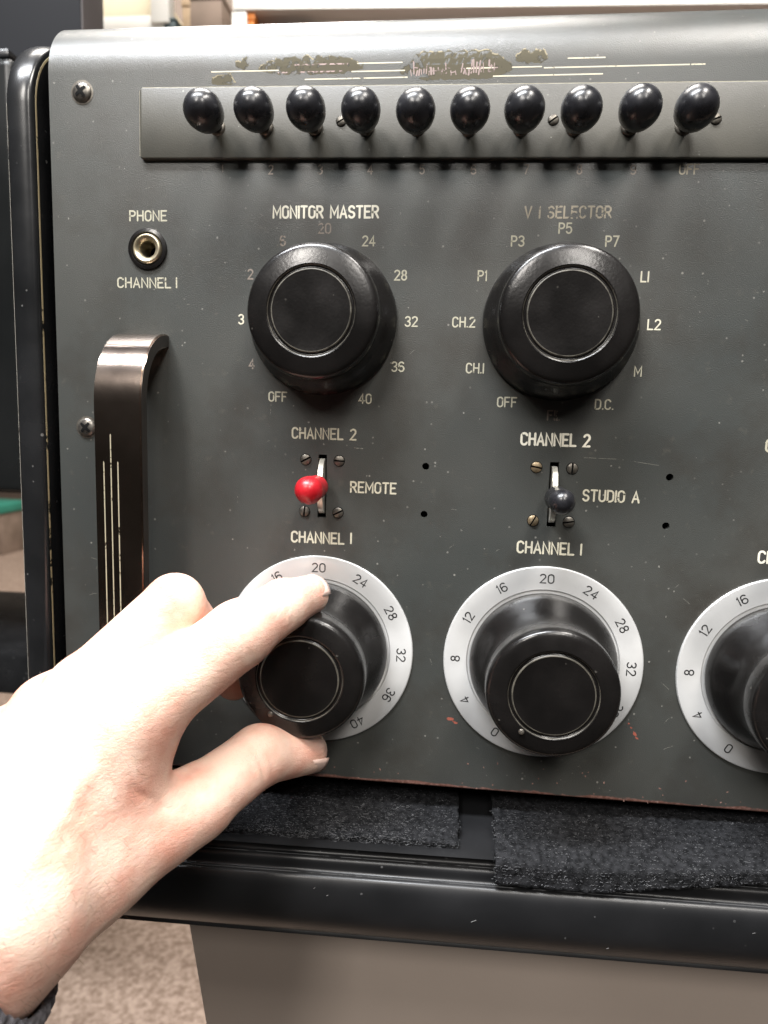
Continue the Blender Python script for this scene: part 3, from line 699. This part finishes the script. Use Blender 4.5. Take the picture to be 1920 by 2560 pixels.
ck = mesh('side_cheek', *[cheek()[0], cheek()[1]], M_dark, case, loc=(0, 120, 0)); flat_edges(ck, 50)
# gilt worn arris along the inner edge of the cheek
v, f = [], []; R = 28
pth = [((-110), 0, (0, 1))]
P_ = [(y, .55, (0, 1)) for y in (-40, 60, 150, 206)] + [(206+(R+.55)*math.sin(PI/2*k/14), -R+(R+.55)*math.cos(PI/2*k/14), (math.sin(PI/2*k/14), math.cos(PI/2*k/14))) for k in range(1, 15)] + [(206+R+.55, -R-90, (1, 0))]
for y, z, nn in P_: v += [(-112.0, y, z), (-111.55, y-nn[0]*.2, z-nn[1]*.2), (-111.55, y-nn[0]*1.0, z-nn[1]*1.0)]
for k in range(len(P_)-1): a = 3*k; f += [(a, a+1, a+4, a+3), (a+1, a+2, a+5, a+4)]
mesh('worn_or_lit_arris', v, f, worn_paint('gilt_arris', (.34, .28, .16), .75, 300), case, loc=(0, 120, 0))
v, f = [], []
for y in (-105, 60, 206): v += [(-122.6, y, .5), (-122.2, y, 1.9), (-121.7, y, 2.4)]
for k in range(2): a = 3*k; f += [(a, a+1, a+4, a+3), (a+1, a+2, a+5, a+4)]
mesh('worn_or_lit_arris', v, f, worn_paint('arris_glint', (.30, .28, .24), .8, 250), case, loc=(0, 120, 0))  # pale line paints the highlight along the cheek's outer edge
mesh('side_gap_shade', *box(-111.5, -106.6, -110, 225, -220, -22), M_black, case, loc=(0, 120, 0))  # black block puts the shade into the gap beside the cheek
RT = math.radians(-1.05)
# lower rail: ledge, stepped beads, rolled front
prof = [(-60, -69), (16.5, -69.6), (17.3, -70.6), (17.4, -74.0), (18.0, -75.2), (19.6, -75.8), (20.4, -77.0), (20.4, -79.6), (21.0, -80.6), (22.6, -81.0), (23.6, -82.0), (24.6, -85), (25.0, -91), (24.3, -98), (22.0, -104), (18.5, -107.6), (12, -109.4), (-60, -109.8)]
prof = [(z, y) for z, y in prof]
def smooth_open(p, n=3): return smoothp(p, n)
pp = smooth_open(prof, 3); xs = [-128, 360]
v, f = [], []
for x in xs:
    for z, y in pp: v.append((x, y, z))
m_ = len(pp)
for j in range(m_-1): f.append((j, j+1, m_+j+1, m_+j))
f += [tuple(range(m_)), tuple(range(m_, 2*m_))]
rail = mesh('lower_rail', v, f, M_rail, case, loc=(0, 120-.4, 0)); flat_edges(rail, 30); rail.rotation_euler.y = RT
v, f = join([ribbon([(-118, -80.75), (300, -80.75)], .5, 21.9), ribbon([(-118, -75.4), (300, -75.4)], .3, 18.9)])
mesh('worn_or_lit_arris', v, f, worn_paint('grey_scuff', (.12, .123, .127), .6, 160), rail)
rs = []
for k in range(5):
    x, y = random.uniform(0, 180), random.uniform(-103, -84); a = random.uniform(-.9, .9); L = random.uniform(.4, 2.4)
    rs.append(ribbon([(x, y), (x+L*math.cos(a), y+L*math.sin(a))], .18, 25.1))
mesh('scratches', *join(rs), worn_paint('rail_scratch', (.3, .3, .3), .7), rail)['kind'] = 'stuff'
mesh('lower_gap_shade', *box(-106, 330, -68.4, -56, -170, -24.5), M_black, case, loc=(0, 120, 0))  # black block paints the shadow gap below the panel edge

# felt pads on the ledge ------------------------------------------------------------
def felt_mat():
    m = noise_mat('black_felt', (.0055, .0058, .0065), (.021, .0215, .0235), 480, (.9, 1), bump=.8, bscale=900, spec=.1); return m
M_felt = felt_mat(); M_fibre = noise_mat('felt_fibre', (.022, .023, .025), (.15, .153, .16), 160, (.7, .9))
def pad(x0, x1, drop, seed, label):
    """sheet lying on the ledge, its front edge hanging as given by drop(x)"""
    o0 = empty('felt_pad', ((x0+x1)/2, -70, 0), label, 'felt pad', 'felt pads on the black ledge'); cx = (x0+x1)/2
    nx = int((x1-x0)/1.1); ny = 36; thick = 2.6; v, f = [], []
    def surf(i, j, bot=0):
        x = x0 + (x1-x0)*i/nx; s = j/ny; top, zf, yb = drop(x)
        z = -20 + (zf+23)*min(1, s/.82)**.92; y = top
        fr = max(0, (s-.5)/.5); y = top - (top-yb)*fr**2.1
        e = .9*noise.noise(Vector((x*.22, s*6, seed))) + .9*noise.noise(Vector((x*.8, s*24, seed+3))) + .5*noise.noise(Vector((x*2.3, s*55, seed+7)))
        ex = 0.9*noise.noise(Vector((s*9, i and 1, seed+9))) if i in (0, nx) else 0
        ny_ = 1-fr; 
        return (x+ex-cx, y + e*ny_*.8 - bot*thick*.55 + 70 + x*math.tan(-RT), z + e*(1-ny_)*.9 - bot*thick*.8*(1-ny_))
    for bot in (0, 1):
        for i in range(nx+1):
            for j in range(ny+1): v.append(surf(i, j, bot))
    N = (nx+1)*(ny+1); w_ = ny+1
    for i in range(nx):
        for j in range(ny): a = i*w_+j; f += [(a, a+w_, a+w_+1, a+1), (N+a, N+a+1, N+a+w_+1, N+a+w_)]
    for j in range(ny): f += [(j, j+1, N+j+1, N+j), (nx*w_+j, N+nx*w_+j, N+nx*w_+j+1, nx*w_+j+1)]
    for i in range(nx): a = i*w_+ny; f.append((a, a+w_, N+a+w_, N+a))
    mesh('felt_sheet', v, f, M_felt, o0, True)
    rnd = random.Random(seed); fv, ff = [], []
    for k in range(12000):                                             # loose fibres, one mass nobody could count
        i = rnd.randrange(nx+1); j = int(ny*(rnd.random()**.6)); p = Vector(v[i*w_+j]) + Vector((rnd.uniform(-.9, .9), rnd.uniform(-.3, .1), rnd.uniform(-.6, .2)))
        a = rnd.uniform(0, 2*PI); el = rnd.uniform(-.1, .7); L = rnd.uniform(.4, 1.5)
        d = Vector((math.cos(a)*math.cos(el), math.sin(el)*.9, math.sin(a)*math.cos(el)*.5+.35)); q = p + d*L*.5 + Vector((0, .12, .12)); r_ = p + d*L + Vector((rnd.uniform(-.3, .3), 0, .1))
        wv = Vector((-d.z, 0, d.x)).normalized()*.06 if abs(d.x)+abs(d.z) > .1 else Vector((.045, 0, 0)); wv += Vector((0, .03, 0))
        b = len(fv); fv += [tuple(p-wv), tuple(p+wv), tuple(q+wv), tuple(q-wv), tuple(r_)]; ff += [(b, b+1, b+2, b+3), (b+3, b+2, b+4)]
    fb = mesh('fibres', fv, ff, M_fibre, o0); fb['kind'] = 'stuff'
    return o0
def drop_l(x): return (-65.6, 14.5, -70.5 - (.8 if x > 40 else 0))
def drop_r(x):
    t = (x-71)/95.0
    y = -78.2 - 1.2*math.sin(max(0, min(1, t*1.6))*PI) + 13.5*max(0, t-.42)**1.25
    return (-65.2 + 2.2*max(0, t-.3), 21.5 - 1.0*t, y)
pad(-100, 58.5, drop_l, 2, 'flat black felt pad left of the gap on the black ledge')
pad(72.3, 215, drop_r, 6, 'frayed black felt pad with a drooping front edge right of the gap')

# ------------------------------------------------------------------ THE HAND (one continuous surface)
def smin(a, b, k): h = np.clip(.5+.5*(b-a)/k, 0, 1); return b*(1-h)+a*h - k*h*(1-h)
def rcone(P, a, b, r1, r2):
    a, b = np.array(a, float), np.array(b, float); ba = b-a; l2 = ba@ba; rr = r1-r2; a2 = l2-rr*rr; il2 = 1/l2
    pa = P-a; y = pa@ba; z = y-l2; x2 = ((pa*l2 - y[..., None]*ba)**2).sum(-1); y2 = y*y*l2; z2 = z*z*l2
    k = np.sign(rr)*rr*rr*x2
    d = (np.sqrt(x2*a2*il2)+y*rr)*il2 - r1
    c1 = np.sign(z)*a2*z2 > k; c2 = np.sign(y)*a2*y2 < k
    d = np.where(c2, np.sqrt(x2+y2)*il2 - r1, d); d = np.where(c1, np.sqrt(x2+z2)*il2 - r2, d)
    return d
def ell(P, c, r, R=None):
    q = (P-np.array(c)); 
    if R is not None: q = q@R
    q = q/np.array(r); L = np.sqrt((q**2).sum(-1)); return (L-1)*min(r)*1.0
#HAND
J = dict(
 wr=(-64, -40, 103), fa=(-112, -88, 130),
 i0=(-41.5, 1.0, 71), i1=(-15.5, 21.5, 53), i2=(-5.0, 27.5, 37), i3=(0.9, 27.8, 23),
 m0=(-57, 7, 72), m1=(-38.6, 29.5, 49), m2=(-34.5, 9, 30), m3=(-29.5, -10, 15),
 r0=(-72, -2, 68), r1=(-62, 8, 44), r2=(-56, -6, 34), r3=(-56, -20, 28),
 p0=(-86, -14, 68), p1=(-76, -4, 48), p2=(-70, -14, 36), p3=(-66, -26, 34),
 tc=(-50, -40, 86), t0=(-27.5, -33.5, 60), t1=(-13.0, -27.0, 38), t2=(0.2, -32.4, 22))
_i = np.array(J['i1'], float); _di = (-.7, -.5, .5)
FOLDS = [((-14, 20.5, 58), (.72, .42, -.55), 7, .7), ((-17, 19, 59), (.72, .42, -.55), 7, .6), ((-11, 22, 56), (.72, .42, -.55), 6, .5), ((-4, 27, 44), (.5, .2, -.85), 6, .5), ((-6, 26.5, 46), (.5, .2, -.85), 6, .45),
         ((-13, -27, 46), (.6, .1, -.75), 7, .6), ((-16, -28, 48), (.6, .1, -.75), 7, .6), ((-10, -27, 43), (.6, .1, -.75), 6, .45),
         ((-36, -18, 78), (.8, .6, -.2), 9, .45), ((-33, -24, 74), (.5, .9, 0), 8, .4), ((-39, -12, 80), (.85, .3, -.3), 8, .35), ((-38.6, 33, 56), (.7, .6, -.5), 7, .5), ((-56, -62, 118), (.7, .7, -.2), 16, .6), ((-60, -66, 120), (.7, .7, -.2), 16, .5)]
RIDGES = [((-52, -24, 112), (-43, -2, 86), 2.6, .9), ((-66, -24, 118), (-59, 4, 88), 2.6, .8), ((-50, -44, 112), (-46, -22, 96), 2.0, .9), ((-46, -22, 96), (-50, -6, 91), 1.8, .8), ((-44, -48, 104), (-28, -36, 72), 3.0, .9), ((-60, -50, 122), (-54, -34, 112), 2.2, .8)]
BUMPS = [((-42, 2, 84), 8, 1.6), ((-58, 9, 84), 8, 1.4), ((-28, -34, 72), 8, 1.3), ((-15, 22, 64), 6, .8), ((-56, -8, 96), 7, .9), ((-48, -16, 92), 9, -1.2), ((-60, -22, 106), 6, .8)]
def hand_field(P):
    d = rcone(P, J['fa'], J['wr'], 31, 25)
    for k, r in (('i0', 11.5), ('m0', 11.5), ('r0', 11), ('p0', 10)):
        d = smin(d, rcone(P, J['wr'], J[k], 16, r), 9)
    d = smin(d, rcone(P, J['i0'], J['p0'], 10.5, 9), 8)
    palm_c = [(a+b)/2 for a, b in zip(J['wr'], J['i0'])]
    d = smin(d, rcone(P, (-60, -26, 88), (-52, -8, 72), 17, 14), 8)
    th = rcone(P, J['tc'], J['t0'], 15.5, 12.0)
    th = smin(th, rcone(P, J['t0'], J['t1'], 11.2, 10.4), 3)
    th = smin(th, rcone(P, J['t1'], J['t2'], 10.2, 8.2), 2.5)
    d = smin(d, th, 7)
    d = smin(d, rcone(P, J['tc'], (-41, -10, 70), 14, 9.5), 9)         # web between thumb and index
    fi = rcone(P, J['i0'], J['i1'], 12.2, 10.9); fi = smin(fi, rcone(P, J['i1'], J['i2'], 10.5, 8.9), 2.5); fi = smin(fi, rcone(P, J['i2'], J['i3'], 8.7, 7.2), 2)
    d = smin(d, fi, 5)
    for a, r in (('m', (10.8, 9.6, 8.6, 6.9)), ('r', (9.8, 8.4, 7.6, 6.2)), ('p', (8.8, 7.4, 6.6, 5.6))):
        g = rcone(P, J[a+'0'], J[a+'1'], r[0], r[1]); g = smin(g, rcone(P, J[a+'1'], J[a+'2'], r[1]-.4, r[2]), 2); g = smin(g, rcone(P, J[a+'2'], J[a+'3'], r[2]-.2, r[3]), 2)
        d = smin(d, g, 2.2 if a == 'm' else 3.5)
    # shallow skin folds: (centre, direction across the fold, half length, depth)
    for c, dr, hl, dp in FOLDS:
        q = P-np.array(c); t = np.array(dr, float); t /= np.linalg.norm(t); s_ = q@t; rest = np.sqrt(np.maximum((q**2).sum(-1)-s_*s_, 0))
        d = d + dp*np.exp(-(s_/.8)**2)*np.exp(-(rest/hl)**4)*1.35
    for a, b_, wd, hg in RIDGES:
        a = np.array(a, float); ba = np.array(b_, float)-a; t = np.clip(((P-a)@ba)/(ba@ba), 0, 1); q = ((P-a-t[..., None]*ba)**2).sum(-1); d = d - hg*np.exp(-q/(wd*wd))
    for c, r_, hgt in BUMPS: d = d - hgt*np.exp(-((P-np.array(c))**2).sum(-1)/(r_*r_))
    return d
def surface_net(field, lo, hi, h):
    ax = [np.arange(lo[k], hi[k]+h, h) for k in range(3)]
    X, Y, Z = np.meshgrid(*ax, indexing='ij'); Fv = field(np.stack([X, Y, Z], -1)); n = Fv.shape
    ins = Fv < 0; c = np.zeros((n[0]-1, n[1]-1, n[2]-1), int)
    for i in (0, 1):
        for j in (0, 1):
            for k in (0, 1): c += ins[i:n[0]-1+i, j:n[1]-1+j, k:n[2]-1+k]
    act = (c > 0) & (c < 8); idx = -np.ones(act.shape, int); idx[act] = np.arange(act.sum())
    acc = np.zeros(act.shape+(3,)); cnt = np.zeros(act.shape)
    cr = [(i, j, k) for i in (0, 1) for j in (0, 1) for k in (0, 1)]
    for a in cr:
        for ax_ in range(3):
            if a[ax_]: continue
            b = list(a); b[ax_] = 1; sl = lambda q: tuple(slice(q[t], n[t]-1+q[t]) for t in range(3))
            fa, fb = Fv[sl(a)], Fv[sl(b)]; m = (fa < 0) != (fb < 0); t = np.where(m, fa/np.where(m, fa-fb, 1), 0)
            p = np.array(a, float)*np.ones(act.shape+(3,)); p[..., ax_] += t; acc += p*m[..., None]; cnt += m
    I = np.argwhere(act); pts = (I + acc[act]/cnt[act][:, None])*h + np.array(lo)
    faces = []
    for ax_ in range(3):
        o1, o2 = [k for k in range(3) if k != ax_]
        sa = [slice(None)]*3; sb = [slice(None)]*3; sa[ax_] = slice(0, n[ax_]-1); sb[ax_] = slice(1, n[ax_])
        m = ins[tuple(sa)] != ins[tuple(sb)]; E_ = np.argwhere(m); ok = (E_[:, o1] > 0) & (E_[:, o2] > 0) & (E_[:, o1] < n[o1]-1) & (E_[:, o2] < n[o2]-1); E_ = E_[ok]
        q = []
        for d1, d2 in ((-1, -1), (0, -1), (0, 0), (-1, 0)):
            g = E_.copy(); g[:, o1] += d1; g[:, o2] += d2; q.append(idx[g[:, 0], g[:, 1], g[:, 2]])
        q = np.stack(q, 1); fl = ins[E_[:, 0], E_[:, 1], E_[:, 2]] ^ (ax_ == 1); q[~fl] = q[~fl][:, ::-1]; faces += q.tolist()
    return pts, faces
pts, faces = surface_net(hand_field, (-150, -125, -2), (16, 52, 160), .95)
BX = Vector((-64, -40, 103))
M_skin, n, l, b = newmat('skin')
tc = n.new('ShaderNodeTexCoord')
t = n.new('ShaderNodeTexNoise'); t.inputs['Scale'].default_value = 75; t.inputs['Detail'].default_value = 5; l.new(tc.outputs['Object'], t.inputs['Vector'])
r = n.new('ShaderNodeValToRGB'); r.color_ramp.elements[0].color = (.70, .355, .265, 1); r.color_ramp.elements[1].color = (.82, .575, .46, 1); r.color_ramp.elements[0].position = .34; r.color_ramp.elements[1].position = .60
l.new(t.outputs['Fac'], r.inputs['Fac']); l.new(r.outputs['Color'], b.inputs['Base Color']); b.inputs['Roughness'].default_value = .5
b.inputs['Subsurface Weight'].default_value = .14; b.inputs['Subsurface Radius'].default_value = (1, .38, .2); b.inputs['Subsurface Scale'].default_value = .003
mp = n.new('ShaderNodeMapping'); mp.inputs['Rotation'].default_value = (0, .75, 0); mp.inputs['Scale'].default_value = (1, 1, 2.4); l.new(tc.outputs['Object'], mp.inputs[0])
t2 = n.new('ShaderNodeTexNoise'); t2.inputs['Scale'].default_value = 320; t2.inputs['Detail'].default_value = 4; l.new(mp.outputs[0], t2.inputs['Vector'])
vo = n.new('ShaderNodeTexVoronoi'); vo.inputs['Scale'].default_value = 620; vo.feature = 'DISTANCE_TO_EDGE'; l.new(mp.outputs[0], vo.inputs['Vector'])
vm = n.new('ShaderNodeMath'); vm.operation = 'MINIMUM'; vm.inputs[1].default_value = .12; l.new(vo.outputs['Distance'], vm.inputs[0])
bp0 = n.new('ShaderNodeBump'); bp0.inputs['Strength'].default_value = .5; bp0.inputs['Distance'].default_value = .0012; l.new(vm.outputs[0], bp0.inputs['Height'])
bp = n.new('ShaderNodeBump'); l.new(bp0.outputs['Normal'], bp.inputs['Normal']); bp.inputs['Strength'].default_value = .4; bp.inputs['Distance'].default_value = .0005; l.new(t2.outputs['Fac'], bp.inputs['Height']); l.new(bp.outputs['Normal'], b.inputs['Normal'])
hand = mesh('person', [tuple(Vector(p)-BX) for p in pts], faces, M_skin, None, True, tuple(BX))
tag(hand, 'pale left hand with dark ribbed cuff, fingers and thumb gripping the tall knob', 'person')
sm = hand.modifiers.new('smooth', 'SMOOTH'); sm.factor = .5; sm.iterations = 1
rnd = random.Random(11); hv, hf = [], []; fl = [(Vector(pts[q[0]]), (Vector(pts[q[1]])-Vector(pts[q[0]])).cross(Vector(pts[q[2]])-Vector(pts[q[0]])).normalized()) for q in rnd.sample(faces, min(len(faces), 16000))]
ctr = Vector((-62, -30, 96)); cnt = 0
for p, nn in fl:                                                      # fine hairs on the back of the hand and wrist
    if (p-ctr).dot(nn) < 0: nn = -nn
    if nn.z < .0 or p.z < 82 or p.x > -34 or cnt > 520: continue
    dr = (Vector((.55, -.75, -.1)) + Vector((rnd.gauss(0, .25), rnd.gauss(0, .25), rnd.gauss(0, .15)))); dr = (dr - nn*dr.dot(nn)*.8).normalized(); L = rnd.uniform(2, 4.5); sd = dr.cross(nn).normalized()*.03
    b_ = len(hv); q = p + dr*L*.5 + nn*.35; e = p + dr*L + nn*.5; hv += [tuple(x_-BX) for x_ in (p-sd, p+sd, q+sd*.8, q-sd*.8, e)]; hf += [(b_, b_+1, b_+2, b_+3), (b_+3, b_+2, b_+4)]; cnt += 1
mesh('arm_hair', hv, hf, noise_mat('brown_hair', (.16, .09, .05), (.24, .14, .08), 200, (.4, .5)), hand)['kind'] = 'stuff'
# nails
def nail(c, axis, up, L, W, curve):
    a = Vector(axis).normalized(); u = Vector(up); u = (u - a*u.dot(a)).normalized(); s = a.cross(u); v, f = [], []
    for i in range(9):
        for j in range(9):
            p, q = i/8*2-1, j/8*2-1; wy = W/2*(1-.18*max(0, -p)**2); ln = L/2*(1 - .14*q*q*(1 if p > 0 else -.2))
            P = Vector(c) + a*p*ln + s*q*wy - u*(curve*q*q + .35*p*p); v.append(tuple(P-BX))
    for i in range(8):
        for j in range(8): k = i*9+j; f.append((k, k+1, k+10, k+9))
    o = mesh('fingernail', v, f, noise_mat('nail_plate', (.72, .50, .42), (.80, .60, .52), 200, (.25, .35), coat=.4), hand, True)
    so = o.modifiers.new('thick', 'SOLIDIFY'); so.thickness = .0005; return o
def nail_on(a, b, r, up, L, W):
    a, b = Vector(J[a]), Vector(J[b]); ax_ = (b-a).normalized(); u = Vector(up); u = (u-ax_*u.dot(ax_)).normalized()
    nail(b + u*(r-.25) - ax_*1.0, ax_, u, L, W, W*.16)
nail_on('t1', 't2', 8.3, (.6, -.75, .35), 13, 12.5)
nail_on('i2', 'i3', 7.3, (.55, .8, .3), 10.5, 10.5)
# knitted cuff ----------------------------------------------------------------
ax_w = (Vector(J['fa'])-Vector(J['wr'])).normalized(); c0 = Vector(J['wr']) + ax_w*1.5; u_ = ax_w.cross(Vector((0, 0, 1))).normalized(); w_ = ax_w.cross(u_)
v, f = [], []; SEG = 264; prof_c = [(.5, 26.8), (-1.2, 28.0), (0, 29.4), (2, 30.2), (10, 31.5), (30, 33.5), (60, 37)]
for i, (s, r_) in enumerate(prof_c):
    for k in range(SEG):
        a = 2*PI*k/SEG; rr = r_ + (.55*math.cos(a*44) + .3*noise.noise(Vector((a*9, s*.4, 0))) if i > 0 else 0)
        dr = u_*math.cos(a) + w_*math.sin(a); P = c0 + ax_w*(s + 9*dr.dot(Vector((.7, -.7, 0)))) + dr*rr; v.append(tuple(P-BX))
for i in range(len(prof_c)-1):
    for k in range(SEG): a = i*SEG+k; b_ = i*SEG+(k+1) % SEG; f.append((a, b_, b_+SEG, a+SEG))
mesh('sleeve_cuff', v, f, noise_mat('dark_grey_knit', (.05, .047, .052), (.12, .115, .125), 500, (.85, .95), bump=.8, bscale=1500), hand, True)['label'] = 'dark grey ribbed cuff'
